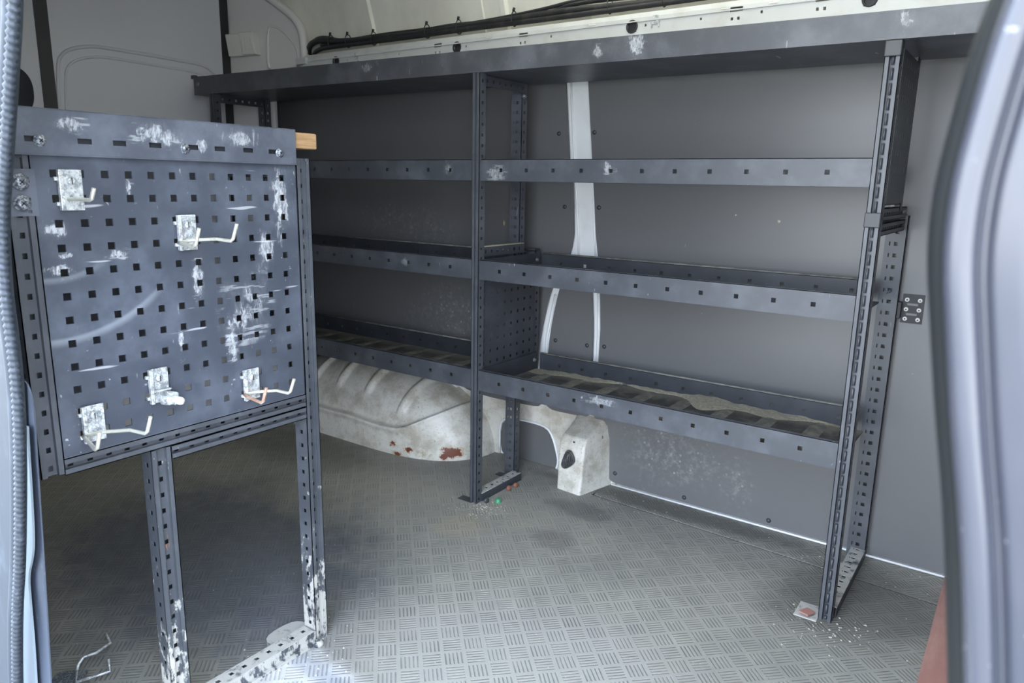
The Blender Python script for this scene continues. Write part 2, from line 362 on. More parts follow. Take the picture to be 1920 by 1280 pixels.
        if solid:
            md = o.modifiers.new('solid', 'SOLIDIFY'); md.thickness = solid; md.offset = -1
        return o

def thing(name, label, cat, loc=(0, 0, 0), group=None):
    o = bpy.data.objects.new(name, None); COL.objects.link(o); o.location = loc; o['_o'] = tuple(loc)
    o.empty_display_size = .05; o['label'] = label; o['category'] = cat
    if group: o['group'] = group
    return o
def tag(o, label, cat, group=None):
    o['label'] = label; o['category'] = cat
    if group: o['group'] = group
    return o
def struct(o): o['kind'] = 'structure'; return o
def chaikin(pts, n=2, closed=False):
    for _ in range(n):
        q = []; m_ = len(pts); rng = range(m_ if closed else m_-1)
        if not closed: q.append(pts[0])
        for i in rng:
            a, b = Vector(pts[i]), Vector(pts[(i+1) % m_]); q += [tuple(a*.75+b*.25), tuple(a*.25+b*.75)]
        if not closed: q.append(pts[-1])
        pts = q
    return pts
X, Y, Z = Vector((1, 0, 0)), Vector((0, 1, 0)), Vector((0, 0, 1))
PITCH = .031

def post(mb, P, L, l, F, w=.030, d=.030, a=.0095, g=.008, slot=(.006, .011), hole=.009, off=.012, sides=(1, -1), seg=False):
    """slotted channel: P centre of the front face at its start, L direction, F outward front"""
    P, L, F = Vector(P), Vector(L), Vector(F); Sd = L.cross(F).normalized(); t = .0015
    n = int((l-off)/PITCH)+1
    cents = [off+k*PITCH for k in range(n) if off+k*PITCH+.007 < l]
    # flanges
    for sg in (1, -1):
        o = P+Sd*(sg*(w/2)) - (Sd*a if sg > 0 else Vector())
        mb.obox(o-F*t, Sd*a, L*l, F*t)
        e = P+Sd*(sg*(w/2-a)); gg = .016 if seg else g; mb.obox(e-F*gg, Sd*(t*sg), L*l, F*(gg-t*.5))
    # groove floor with slots
    gw = w-2*a; hs = [(gw/2-slot[0]/2, gw/2+slot[0]/2, c-slot[1]/2, c+slot[1]/2) for c in cents]
    # orientation: U x V must equal F
    U_ = Sd; V_ = L
    if U_.cross(V_).dot(F) < 0:
        U_ = -Sd
    o = P-U_*(gw/2)-F*g
    if seg:
        mb.plate(P-U_*(gw/2)-F*.016, U_, V_, gw, l, t)
        prev = 0.
        for c in cents+[l+.0055]:
            e_ = min(l, c-.0035)
            if e_-prev > .002:
                q0 = P+L*prev-F*.010; mb.tube([q0, q0+L*(e_-prev)], gw*.21, 8)
            prev = c+.0035
    else: mb.plate(o, U_, V_, gw, l, t, hs)
    mb.obox(P-Sd*(w/2-.001)-F*d, Sd*(w-.002), L*l, F*t)
    for sg in sides:
        Nn = Sd*sg; U2 = -F
        hs = [(d*.5-hole/2, d*.5+hole/2, c-hole/2, c+hole/2) for c in cents]+[(d*.5+hole/2+.003, d*.5+hole/2+.0045, c-hole/2, c+hole/2) for c in cents]
        if U2.cross(L).dot(Nn) < 0:
            mb.plate(P+Nn*(w/2)-F*d, F, L, d, l, t, [(d-q[1], d-q[0], q[2], q[3]) for q in hs])
        else:
            mb.plate(P+Nn*(w/2), U2, L, d, l, t, hs)
    return mb

def angle(mb, P, L, l, F, Sd, w=.045, d=.03, hole=.010, off=.012, pit=PITCH):
    """perforated angle: wide face facing F starting at P running along Sd, return along -F at the end"""
    P, L, F, Sd = map(Vector, (P, L, F, Sd)); t = .0018
    cents = [off+k*pit for k in range(int((l-off)/pit)+1) if off+k*pit+.007 < l]
    hs = []
    for c in cents:
        hs += [(w*.55-hole/2, w*.55+hole/2, c-hole/2, c+hole/2), (w*.25-.0015, w*.25+.0015, c-hole/2, c+hole/2)]
    if Sd.cross(L).dot(F) > 0: mb.plate(P, Sd, L, w, l, t, hs)
    else: mb.plate(P+Sd*w, -Sd, L, w, l, t, [(w-q[1], w-q[0], q[2], q[3]) for q in hs])
    hs = [(d*.5-hole/2, d*.5+hole/2, c-hole/2, c+hole/2) for c in cents]
    e = P+Sd*w
    if (-F).cross(L).dot(Sd) > 0: mb.plate(e, -F, L, d, l, t, hs)
    else: mb.plate(e-F*d, F, L, d, l, t, [(d-q[1], d-q[0], q[2], q[3]) for q in hs])
    return mb

# ================================================================ SETTING
WY = .41
# floor: sub floor, big mat, strip along the wall
struct(MB().box(-2.6, 1.9, -1.46, .50, -.05, -.004).build('floor', 'gap'))
seam = lambda x: .305-.052*max(0, x-.27)
mb = MB()
mb.prism([(-2.6, -1.45, 0), (1.9, -1.45, 0), (1.9, seam(1.9)-.007, 0), (.27, seam(.27)-.007, 0), (.268, .44, 0), (-2.6, .44, 0)], (0, 0, -.0035))
struct(mb.build('floor', 'mat'))
mb = MB().prism([(.276, seam(.27)+.002, 0), (1.9, seam(1.9)+.002, 0), (1.9, .425, 0), (.262, .425, 0)], (0, 0, -.0035))
struct(mb.build('floor', 'mat'))
# outer skin behind the lining, roof side and ceiling
struct(MB().box(-2.6, 1.9, .428, .47, -.05, 1.56).build('wall_back', 'body'))
LEAN = .3
mb = MB()
mb.prism([(-2.6, .43, 1.5), (-2.6, .43-LEAN*.45, 1.95), (-2.6, .50-LEAN*.45, 1.95), (-2.6, .50, 1.5)], (4.5, 0, 0))
o = struct(mb.build('wall_back', 'cream'))
for x, wd, h in ((-.86, .028, .012), (-.30, .008, .006), (-.215, .03, .014), (.06, .10, .01), (.9, .03, .014)):
    b = MB(); p0 = Vector((x, .43, 1.5)); dv = Vector((0, -LEAN*.44, .44)); nn = Vector((0, -1, -LEAN)).normalized()
    b.prism([p0, p0+X*wd, p0+X*(wd*.8)+nn*h, p0+X*(wd*.2)+nn*h], dv); r_ = b.build('rib', 'cream', o)
struct(MB().box(-2.6, -.15, -1.5, .30, 1.93, 1.99).build('ceiling', 'cream'))
struct(MB().box(-.15, 1.9, -1.5, .30, 1.955, 1.960).build('ceiling', 'roofglow'))  # unseen roof section, made translucent to brighten the interior
for x in (-.13, .36, .85, 1.34, 1.84): struct(MB().box(x-.02, x+.02, -1.5, .28, 1.90, 1.953).build('trim_11', 'cream'))
# end wall beyond the right of the frame
struct(MB().box(1.9, 1.95, -1.46, .47, -.05, 1.99).build('wall_right', 'lining'))
# near wall, left of the door opening, its edge follows the seal
seal_path = [(.50, 1.26), (.494, 1.229), (.459, 1.15), (.42, 1.064), (.386, .988), (.370, .895), (.372, .833), (.369, .769), (.350, .677), (.299, .504), (.266, .424), (.224, .279), (.20, .16), (.18, -.02)]
sp = chaikin(seal_path, 2)
near = [(x-.056, -1.420, z) for x, z in sp]
mb = MB().prism(near+[(-2.6, -1.42, -.02), (-2.6, -1.42, 1.96), (.62, -1.42, 1.96)], (0, .02, 0))
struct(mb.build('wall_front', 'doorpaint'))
# rounded edge return of that body panel
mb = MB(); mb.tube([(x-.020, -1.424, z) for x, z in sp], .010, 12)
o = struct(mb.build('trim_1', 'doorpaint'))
# near wall right of opening
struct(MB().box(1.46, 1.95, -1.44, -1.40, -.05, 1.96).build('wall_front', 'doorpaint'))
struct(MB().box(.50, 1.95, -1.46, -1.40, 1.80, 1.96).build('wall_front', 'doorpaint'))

# grey lining panels
def lining(pts, name='wall_back', y=WY, t=.008):
    return struct(MB().prism([(x, y, z) for x, z in pts], (0, t, 0)).build(name, 'lining'))
leftB = [(.125, 1.43), (.129, 1.39), (.156, 1.13), (.165, 1.05), (.183, .88), (.193, .81), (.209, .68), (.216, .56), (.214, .448), (.207, .29), (.204, .25)]
cutB = chaikin([(.204, .25), (.206, .236), (.228, .233), (.255, .211), (.267, .182), (.269, .10), (.273, .028), (.290, .014), (.33, .013)], 2)
pB = leftB[:-1]+cutB+[(1.80, .012), (1.80, 1.43)]
wallB = lining(pB)
edgeA = [(.036, 1.43), (.041, 1.39), (.066, 1.13), (.084, 1.05), (.094, .88), (.088, .84)]+chaikin([(.088, .84), (.078, .80), (.04, .745), (.007, .677), (-.022, .56), (-.039, .449), (-.046, .32), (-.03, .25)], 1)
cutA = chaikin([(-.028, .25), (-.022, .242), (-.035, .231), (-.109, .228), (-.286, .226), (-.40, .24), (-.60, .33)], 1)
pA = edgeA[:-1]+cutA+[(-1.0, .36), (-1.25, .33), (-1.35, .10), (-1.545, .012), (-1.545, 1.43)]
wallA = lining(pA)
pC = chaikin([(.10, .765), (.15, .75), (.172, .71), (.176, .677), (.186, .56), (.187, .453), (.190, .30), (.188, .246), (.174, .233), (.109, .231), (.033, .230), (.012, .238), (.0, .247), (-.004, .30), (.003, .455), (.018, .57), (.042, .68), (.06, .73)], 1, True)
wallC = lining(pC)
pD = chaikin([(-.19, .145), (-.212, .120), (-.214, .02), (-.192, -.004), (-.132, -.006), (.02, -.006), (.048, .004), (.053, .03), (.047, .06), (.026, .122), (.0, .150), (-.052, .157), (-.132, .155)], 1, True)
wallD = lining([(x, max(z, .002)) for x, z in pD], y=.4235, t=.004)
for wl, pts in ((wallB, [(.161, 1.22), (.190, .975), (.234, .501), (.561, .03), (.841, .03), (1.119, .03), (.30, .05), (1.45, .03)]), (wallA, [(.052-.03, 1.219), (.055, .973), (-.075, .496), (-1.45, .6)]), (wallC, [(.034, .496), (.166, .496)])):
    for x, z in pts:
        s_ = MB().lathe((x, WY, z), -Y, [(.0075, 0), (.0075, .0015), (.0055, .004), (.001, .0052)], 14)
        wl['_o'] = tuple(wl.location); s_.build('screw', 'plastic', wl)
# perforated vent area in the lining behind the left bay
v_ = MB(); hs = [(.008+.0165*i, .014+.0165*i, .006+.0115*j, .011+.0115*j) for i in range(15) for j in range(5)]
v_.plate((-1.28, WY-.003, .462), X, Z, .26, .062, .002, hs); v_.build('vent_plate', 'lining', wallA)
# pillar beads
b = MB()
for k in (0.0, .07):
    b.tube([(.052+k, .426, 1.40), (.078+k, .426, 1.13), (.106+k*.9, .426, .88), (.11+k*.95, .426, .80)], .004, 8)
b.tube([(.019, .427, .66), (-.012, .427, .50), (-.02, .427, .30)], .006, 8); b.tube([(.193, .427, .70), (.201, .427, .56), (.199, .427, .30)], .006, 8)
struct(b.build('trim_2', 'body'))

# dirty lower body pressing around the window cut-out, in front of the skin
outer = chaikin([(-.62, .33), (-.40, .262), (-.286, .236), (-.109, .238), (-.035, .241), (-.028, .262), (.0, .262), (.008, .247), (.109, .241), (.172, .243), (.184, .262), (.21, .262), (.215, .245), (.245, .236), (.270, .215), (.281, .182), (.283, .10), (.284, .03), (.30, .02)], 1)
mb = MB()
def ringface(y): return [(x, y, z) for x, z in outer]
# left part, right part, top band around the opening (one continuous pressed sheet)
top = outer; bot_open = [(-.216, .02), (-.216, .125), (-.19, .152), (-.13, .160), (-.052, .162), (.004, .155), (.030, .125), (.052, .062), (.058, .03), (.05, .002)]
poly = [(x, .421, z) for x, z in top]+[(.30, .421, .0), (.05, .421, .0)]+[(x, .421, z) for x, z in reversed(bot_open)]+[(-.216, .421, 0), (-.62, .421, 0)]
mb.prism(poly, (0, .008, 0)); low = struct(mb.build('trim_3', 'arch')); low['_o'] = tuple(low.location)
MB().tube([(x, .418, z) for x, z in outer[4:]], .0038, 8).build('edge_rim', 'body', low)
MB().tube([(x, .419, z) for x, z in chaikin(bot_open, 1)], .0045, 8).build('edge_rim', 'body', low)
MB().tube([(.29, .408, .006), (1.6, .408, .006)], .0035, 6).build('edge_rim', 'body', low)

# projecting anchor box of the bodywork
def boxF(u, v):
    pass
b = bmesh.new()
lv = [(0.0, [(.140, .424), (.143, .272), (.243, .262), (.282, .424)]), (.10, [(.138, .424), (.145, .274), (.247, .266), (.278, .424)]), (.172, [(.136, .424), (.147, .278), (.250, .270), (.274, .424)]), (.196, [(.134, .424), (.150, .296), (.246, .290), (.268, .424)]), (.226, [(.128, .424), (.145, .385), (.240, .385), (.262, .424)]), (.24, [(.122, .426), (.14, .424), (.238, .424), (.262, .426)])]
rings = [[b.verts.new((x, y, z)) for x, y in q] for z, q in lv]
for k in range(len(rings)-1):
    for j in range(3): b.faces.new((rings[k][j], rings[k][j+1], rings[k+1][j+1], rings[k+1][j]))
me = bpy.data.meshes.new('anchor_box'); bmesh.ops.recalc_face_normals(b, faces=b.faces)
b.to_mesh(me); b.free(); me.materials.append(MAT["arch"].m)
ab = bpy.data.objects.new('trim_4', me); COL.objects.link(ab); ab['_o'] = (0, 0, 0)
md = ab.modifiers.new('bevel', 'BEVEL'); md.width = .007; md.segments = 4; md.limit_method = 'ANGLE'; md.angle_limit = .5
struct(ab)
g = MB(); c0 = Vector((.190, .2665, .120)); pr = []
ov = [(q[0], q[1]) for q in chaikin([(.004, .036, 0), (.014, .030, 0), (.024, .004, 0), (.020, -.010, 0), (-.006, -.036, 0), (-.019, -.030, 0), (-.017, -.010, 0), (-.004, .030, 0)], 2, True)]
g.prism([c0+X*x*1.25+Z*z_ for x, z_ in ov], (0, -.005, 0)); g.tube([c0+X*x*1.15+Z*z_*.95-Y*.006 for x, z_ in ov+[ov[0]]], .0030, 8); g.tube([c0+X*(x*.65-.003)+Z*z_*.66-Y*.007 for x, z_ in ov+[ov[0]]], .0024, 8)
g.tube([c0-Y*.005-Z*.02, c0-Y*.006+Z*.02], .0035, 8)
g = tag(g.build('rubber_plug', 'plugrub'), 'oval black rubber plug in the projecting white box by the floor', 'plug')
MB().cyl((.205, .277, .183), -Y, .0035, .0012, 12).build('hole', 'rubber', ab)

# wheel arch
axc, aa, AH = -.84, .60, .315
bead = [(-1.5, .112), (-1.016, .107), (-.80, .108), (-.60, .100), (-.53, .102), (-.484, .113), (-.386, .162), (-.30, .21), (-.2, .26)]
def beadz(x):
    for (x0, z0), (x1, z1) in zip(bead, bead[1:]):
        if x0 <= x <= x1:
            return z0+(z1-z0)*(x-x0)/(x1-x0)
    return bead[0][1] if x < bead[0][0] else bead[-1][1]
def archF(u, v):
    x = axc+aa*math.sin((u-.5)*math.pi)
    r = abs((x-axc)/aa)
    H = max(AH*math.sqrt(max(0, 1-r**2.3)), .002); D = .262*math.sqrt(max(0, 1-r**4))
    t = v*math.pi/2; pw = 2/2.7
    z = H*math.sin(t)**pw; dd = D*max(math.cos(t), 0)**pw
    bz = beadz(x); k = 0
    e = z-bz
    k += .018/(1+math.exp(e/.003)) + .012*math.exp(-((e+.004)/.012)**2)
    if e > .02:
        for rx in (-.535, -.735, -.905, -1.06):
            cx = rx + .20*(z-.16)
            q = math.exp(-((x-cx)/.016)**4); s0 = 1/(1+math.exp(-(z-(.16 if rx == -.535 else .215))/.008)); k += .015*q*s0
    f_ = min(1, dd/.05)
    return (x, .424-dd-k*f_, z+k*.6*min(1, z/.15))
wa = MB().grid(archF, 260, 110).build('wheel_arch', 'arch', fix=False)
tag(wa, 'domed white wheel arch with pressed ribs and rust patches on the floor', 'wheel arch')
b = MB(); b.obox(Vector((-.56, .400, .36)), Vector((.045, 0, 0)), Vector((.20, 0, -.27)), Vector((0, .022, 0))); struct(b.build('trim_5', 'body', bevel=.004))

# bulkhead with pressed recess, gaps, slanting flank
BX = -1.60
def bz(x): return x
k = (1.404+1.60)/(1.404+1.55)   # plane further back than measured plane
def onp(y, z): return (CAM.y+(y-CAM.y)*k, CAM.z+(z-CAM.z)*k)
bulk = struct(MB().box(BX-.03, BX, CAM.y+(-.505-CAM.y)*k, CAM.y+(.180-CAM.y)*k, 0, 1.95).build('wall_left', 'bulk'))
bulk['_o'] = tuple(bulk.location)
# recess outline ridges
rec = [(-.501, .70), (-.501, 1.291), (-.491, 1.42), (-.482, 1.465), (-.443, 1.498), (-.37, 1.518), (-.308, 1.521), (-.1, 1.517), (.06, 1.515), (.11, 1.505), (.15, 1.47), (.165, 1.42), (.165, .70)]
rp_ = [Vector((BX+.001, *onp(y, z_))) for y, z_ in chaikin(rec, 2)]
MB().tube(rp_, .0065, 8).build('pressing', 'bulk', bulk)
rp2 = []
cy_, cz_ = onp(-.17, 1.1)
for q in rp_: rp2.append(Vector((BX+.0005, cy_+(q.y-cy_)*.93, q.z-.035 if q.z > 1.2 else q.z)))
MB().tube(rp2, .005, 8).build('pressing', 'bulk', bulk)
y_a, z_a = onp(-.53, 1.6); yb, _ = onp(-.505, 1.6)
struct(MB().box(BX-.02, BX+.004, y_a-.02, yb, 0, 1.95).build('trim_6', 'plastic'))
# gap strip on the right, slightly slanting
y1, _ = onp(.187, 1.5); y2, _ = onp(.214, 1.5)
struct(MB().box(BX-.025, BX+.002, y1-.006, y2+.004, 0, 1.95).build('trim_7', 'rubber'))
# the bulkhead continues left of the strip
struct(MB().box(-2.62, -2.58, -1.45, .47, -.05, 1.96).build('wall_left', 'bulk'))
struct(MB().box(BX-.03, BX, -1.40, y_a-.018, 0, 1.95).build('wall_left', 'bulk'))
# flank: from the gap strip slanting forward to the rail
A0 = Vector((BX, y2+.004, 0)); B0 = Vector((-1.215, .36, 0)); dv = (B0-A0); fl = dv.length; dv.normalize(); fn = Vector((dv.y, -dv.x, 0))
def FP(s_, z_, o_=0): return A0+dv*(s_*fl)+Z*z_+fn*o_
outl = chaikin([(1.0, 1.45), (1.0, 1.50), (1.0, 1.60), (.985, 1.665), (.90, 1.72), (.72, 1.77), (.45, 1.84), (.10, 1.93)], 2)
mb = MB().prism([FP(0, .0), FP(.56, .0), FP(.56, 1.43), FP(1.0, 1.43)]+[FP(s_, z_) for s_, z_ in outl]+[FP(0, 1.95)], -fn*.02)
flank = struct(mb.build('wall_left', 'flank', bevel=.004)); flank['_o'] = tuple(flank.location)
b = MB().tube([FP(s_-.015, z_-.006, .010) for s_, z_ in outl], .017, 12); b.build('rolled_edge', 'flank', flank)
tri = chaikin([(.53, 1.50), (.50, 1.54), (.52, 1.66), (.56, 1.695), (.72, 1.665), (.86, 1.61), (.90, 1.57), (.88, 1.525), (.84, 1.515)], 2, True)
tp = [FP(s_, z_, .002) for s_, z_ in tri]
MB().tube(tp+[tp[0]], .0055, 8).build('pressing', 'flank', flank)
# lamp / junction box
lc = FP(.235, 1.620, 0)
lb = thing('interior_lamp', 'small white plastic box with slotted cover on the bulkhead corner above the shelf', 'lamp', tuple(lc))
a1, a2 = dv*.05, dv*.095
mb = MB(); mb.obox(lc-dv*.076-Z*.052, dv*.083, Z*.092+dv*-.014, fn*.030); mb.build('housing', 'wplastic', lb, bevel=.004)
mb = MB(); mb.obox(lc+dv*.005-Z*.050, dv*.070, Z*.094+dv*-.014, fn*.040); o = mb.build('cover', 'wplastic', lb, bevel=.004)
mb = MB()
for i in range(6): mb.obox(lc+dv*(.014+.009*i)-Z*.034+fn*.040, dv*.003, Z*.056+dv*-.008, fn*.0016)
mb.build('slats', 'wplastic', o)
# dark rounded headrest-like shape by the bulkhead, upper left; backrest below is added
hd = thing('headrest_shape', 'dark rounded headrest-like shape against the bulkhead at the upper left, behind the tool board', 'seat', (-1.50, -.70, 0))
def ell(c, r, sq=2.5):
    def F(u, v):
        th = 2*math.pi*u; ph = math.pi*(v-.5); f = lambda q: math.copysign(abs(q)**(2/sq), q)
        return (c[0]+r[0]*f(math.cos(ph))*f(math.cos(th)), c[1]+r[1]*f(math.cos(ph))*f(math.sin(th)), c[2]+r[2]*f(math.sin(ph)))
    return F
MB().grid(ell((-1.53, -.675, 1.33), (.045, .085, .085)), 28, 20).build('headrest', 'seat', hd)
MB().grid(ell((-1.53, -.78, .63), (.055, .20, .63), 4), 28, 24).build('backrest', 'seat', hd)

# ================================================================ RAIL, CABLES
rail = MB()
RZ0, RZ1 = 1.45, 1.535
oval = [-.967, -.341, .336, .987]
hs = [(x+1.17-.014, x+1.17+.014, .046, .078) for x in oval]
for x in (-.90, -.30, .38, -.62, .05, .55, .72):
    hs.append((x+1.17-.003, x+1.17+.003, .058, .065))
for x in (-.432, -.061, .648, .872): hs.append((x+1.17+.006, x+1.17+.013, .048, .056)); hs.append((x+1.17-.012, x+1.17-.005, .048, .056)); hs.append((x+1.17-.015, x+1.17+.02, .070, .0822))
rail.plate((-1.17, .30, RZ0), X, Z, 3.0, RZ1-RZ0, .003, hs)
rail.obox((-1.17, .300, RZ1), (3.0, 0, 0), (0, .012, .016), (0, .003, -.002))
rail.obox((-1.17, .312, RZ1+.016), (3.0, 0, 0), (0, .09, .0), (0, 0, -.003))
rail.box(-1.17, 1.83, .304, .34, 1.44, 1.452)
rail.box(-1.17, 1.83, .2955, .3005, RZ1-.012, RZ1-.0085)
rt = struct(rail.build('trim_8', 'railpaint')); rt['_o'] = tuple(rt.location)
for x in oval:
    c_ = Vector((x, .3045, RZ0+.062)); b = MB(); n = 20
    b.tube([c_+X*(.0165*math.cos(2*math.pi*i/n))+Z*(.0165*math.sin(2*math.pi*i/n))-Y*.005 for i in range(n+1)], .003, 6); b.cyl(c_+Y*.004, Y, .019, .002, 18); b.build('hole_rim', 'rubber', rt)
for x in (-.85, .412):
    b = MB(); b.box(x-.014, x+.014, .296, .300, 1.512, 1.520).box(x-.008, x+.008, .297, .300, 1.520, 1.536).box(x-.013, x-.009, .2965, .300, 1.502, 1.512).box(x+.009, x+.013, .2965, .300, 1.502, 1.512); b.build('clip', 'zinc', rt)
for x in (-1.0, -.72, -.5, -.2, .2, .62, .75):
    b = MB().obox((x-.012, .2985, RZ1-.006), (.024, 0, 0), (0, .013, .018), (0, -.0015, 0)); b.build('tab', 'railpaint', rt)
MB().box(-1.195, -1.14, .288, .31, 1.455, 1.505).box(-1.20, -1.14, .288, .31, 1.515, 1.54).build('end_bracket', 'railpaint', rt)

def cable(pts, r, label):
    pp = [(x, y, z_) for x, y, z_ in pts]; return tag(MB().tube(chaikin(pp, 3), r, 8).build('cable', 'cable'), label, 'cable')
cable([(-1.25, .40, 1.56), (-1.19, .35, 1.600), (-1.10, .335, 1.612), (-.97, .33, 1.590), (-.78, .33, 1.586), (-.51, .33, 1.580), (-.13, .33, 1.586), (.10, .33, 1.590), (.34, .335, 1.580), (.8, .34, 1.59), (1.6, .34, 1.59)], .012, 'thickest black cable of the bundle above the white perforated rail')
cable([(-1.22, .39, 1.55), (-1.12, .33, 1.575), (-.97, .325, 1.575), (-.62, .325, 1.572), (-.36, .325, 1.574), (-.02, .325, 1.572), (.2, .325, 1.572), (.4, .33, 1.574), (1.0, .33, 1.578), (1.6, .33, 1.58)], .009, 'black cable lying lowest along the top of the white rail')
cable([(-1.26, .40, 1.59), (-1.17, .37, 1.628), (-1.09, .36, 1.625), (-.98, .35, 1.595), (-.60, .35, 1.588), (-.45, .345, 1.600), (-.2, .345, 1.592), (.02, .345, 1.594), (.10, .34, 1.612), (.34, .345, 1.606), (1.0, .345, 1.60), (1.6, .35, 1.60)], .007, 'thin black cable arching up at the left end of the bundle')
cable([(-1.10, .34, 1.59), (-.8, .34, 1.600), (-.5, .335, 1.594), (-.30, .335, 1.592), (-.02, .34, 1.605), (.12, .345, 1.622), (.34, .35, 1.618), (.9, .35, 1.61), (1.6, .35, 1.61)], .006, 'thin black cable running highest over the rail towards the right')
for i, (x, z_) in enumerate([(-1.03, 1.597), (-.93, 1.590), (-.785, 1.586), (-.51, 1.586), (-.36, 1.586), (-.12, 1.588), (.24, 1.588), (.42, 1.588)]):
    b = MB(); c_ = Vector((x, .333, z_)); b.tube([c_+Y*(.017*math.cos(a))+Z*(.024*math.sin(a)) for a in [2*math.pi*k/16 for k in range(17)]], .0018, 6)
    b.cyl(c_+Z*.022-Y*.006, Z+X*.3, .0045, .012, 8)
    tag(b.build('cable_tie', 'rubber'), 'black cable tie clipped round the cable bundle above the white rail', 'cable tie', 'ties on the cable bundle')

# ================================================================ SHELVING UNIT
rk = thing('shelving_unit', 'dark grey two-bay steel shelving unit with perforated posts along the back wall', 'shelving unit', (0, 0, 0))
XM, XR, XL = -.012, 1.105, -1.365
HT = 1.362
def P_(mb, name='post', mat='post', parent=rk): return mb.build(name, mat, parent)
P_(post(MB(), (XM, -.006, 0), Z, HT+.012, -Y, w=.027))
pr_ = P_(post(MB(), (XR, -.010, 0), Z, .990, -Y, w=.031, a=.0090, g=.010, seg=True))
pu_ = P_(post(MB(), (XR, -.006, .985), Z, HT-.990, -Y, w=.031, a=.0090, g=.010, seg=True))
MB().box(XR-.0165, XR+.0165, -.016, .004, .968, 1.000).build('post_cap', 'plastic', pr_, bevel=.002)
MB().box(XR-.0165, XR+.0165, -.012, .006, 1.325, 1.357).build('post_cap', 'plastic', pu_, bevel=.002)
P_(post(MB(), (XL, -.004, 0), Z, HT+.018, -Y))
# rear posts
P_(angle(MB(), (XL-.03, .235, .32), Z, HT-.305, -Y, X))
P_(angle(MB(), (XM-.052, .248, .80), Z, HT-.80, -Y, X, w=.042))
P_(angle(MB(), (XM-.055, .248, 0), Z, .40, -Y, X, w=.042))
P_(angle(MB(), (XM-.050, .338, .38), Z, .445, -Y, X, w=.048))
P_(angle(MB(), (XR-.030, .385, 0), Z, .985, -Y, X, w=.050))
P_(angle(MB(), (XR-.025, .25, 1.0), Z, HT-1.0, -Y, X, w=.040))
# cross bars between front and rear
def bar(x, y0, y1, z_, mat='rack', name='crossbar', F=X, w=.028): return post(MB(), (x, y0, z_), Y, y1-y0, F, w=w, d=.022, slot=(.006, .009), off=.02).build(name, mat, rk)
def hbar(x, y0, y1, z_, h=.030, mat='rack', name='crossbar'):
    l = y1-y0; n = int(l/PITCH); hs = [(.012+k*PITCH, .022+k*PITCH, h*.5-.005, h*.5+.005) for k in range(n)]
    return MB().plate((x, y0, z_), Y, Z, l, h, .0018, hs).build(name, mat, rk)
hbar(XM+.010, .02, .25, 1.333); hbar(XM+.010, .02, .25, .822)
MB().box(XM-.012, XM+.010, .02, .25, .851, .854).build('crossbar_top', 'dusttop', rk)
hbar(XL+.014, .02, .25, 1.345)
bar(XR+.014, .02, .37, .995); bar(XR+.014, .02, .37, .962); bar(XR+.014, .02, .25, 1.030)
# foot bars lying on the floor (holes on top)
def foot(x0, x1, y0, y1, zt=.030, mat='dustbar'):
    l = y1-y0; w_ = x1-x0; n = int((l-.02)/PITCH)+1
    hs = [(w_*.5-.005, w_*.5+.005, .012+k*PITCH, .022+k*PITCH) for k in range(n)]+[(w_*.25-.001, w_*.25+.001, .012+k*PITCH, .022+k*PITCH) for k in range(n)]
    mb = MB().plate((x0, y0, zt), X, Y, w_, l, .0018, hs); o = mb.build('foot_bar', mat, rk)
    MB().box(x1-.002, x1, y0, y1, 0.001, zt-.002).box(x0, x0+.002, y0, y1, 0.001, zt-.002).build('side_flange', 'rack', o)
    return o
foot(XM-.018, XM+.018, .02, .25); foot(XR-.018, XR+.020, .02, .385)
for x0, x1, y0, y1 in ((-.075, -.015, -.012, .018), (-.10, -.05, .235, .262), (1.035, 1.09, -.028, .045), (1.05, 1.10, .30, .33)):
    MB().box(x0, x1, y0, y1, 0.0, .003).build('foot_plate', 'dustbar' if x0 > .5 else 'rack', rk, bevel=.001)
b = MB().box(1.04, 1.09, -.024, .040, .003, .009); 
# side panels
hsP = lambda w_, h_, p_, s_, ox, oz: [(ox+i*p_, ox+i*p_+s_, oz+j*p_, oz+j*p_+s_) for i in range(int((w_-ox-s_)/p_)+1) for j in range(int((h_-oz-s_)/p_)+1)]
MB().plate((XM+.006, .018, .45), Y, Z, .310, .305, .0015, hsP(.31, .305, .038, .010, .012, .018)).build('side_panel', 'rack', rk)
sl = [(.02+i*.030, .0225+i*.030, .03+j*.038, .044+j*.038) for i in range(7) for j in range(8)]
MB().plate((XR+.0165, .024, 1.02), Y, Z, .226, .325, .0015, sl).build('side_panel', 'rack', rk)
MB().plate((XL-.012, .02, .45), Y, Z, .31, .305, .0015, hsP(.31, .305, .038, .010, .012, .018)).build('side_panel', 'rack', rk)

# trays
def tray(x0, x1, z0, z1, rear=.338, front=True, mat='beam', deck='rack', pit=.0918, h0=.08, drear=0.):
    l = x1-x0; h = z1-z0; t = .0018; s_ = .0055
    first = h0-x0
    n = int((x1-h0-.05)/pit)+1 if h0 > x0 else 0
    cs = []
    c = h0
    while c-pit > x0+.04: c -= pit
    while c < x1-.05: cs.append(c-x0); c += pit
    hs = [(c-s_, c+s_, h*.5-s_, h*.5+s_) for c in cs]
    fb = MB().plate((x0, -.002, z0), X, Z, l, h, t, hs); fb.box(x0, x1, -.002, .010, z1-.0018, z1+.0003)
    o = fb.build('front_beam', mat, rk)
    rb = MB().plate((x0+.02, rear-.012, z0+drear), X, Z, l-.04, h, t, hs); rb.box(x0+.02, x1-.02, rear-.012, rear+.004, z1-.0018+drear, z1+drear)
    rbo = rb.build('rear_beam', 'rack', rk)
    MB().tube([(x0+.02, rear-.008, z1+drear), (x1-.02, rear-.008, z1+drear)], .0042, 8).build('rolled_edge', 'dustyedge', rbo)
    MB().box(x0, x0+.002, 0, rear, z0, z1).build('end_lip', 'rack', rk)
    return o
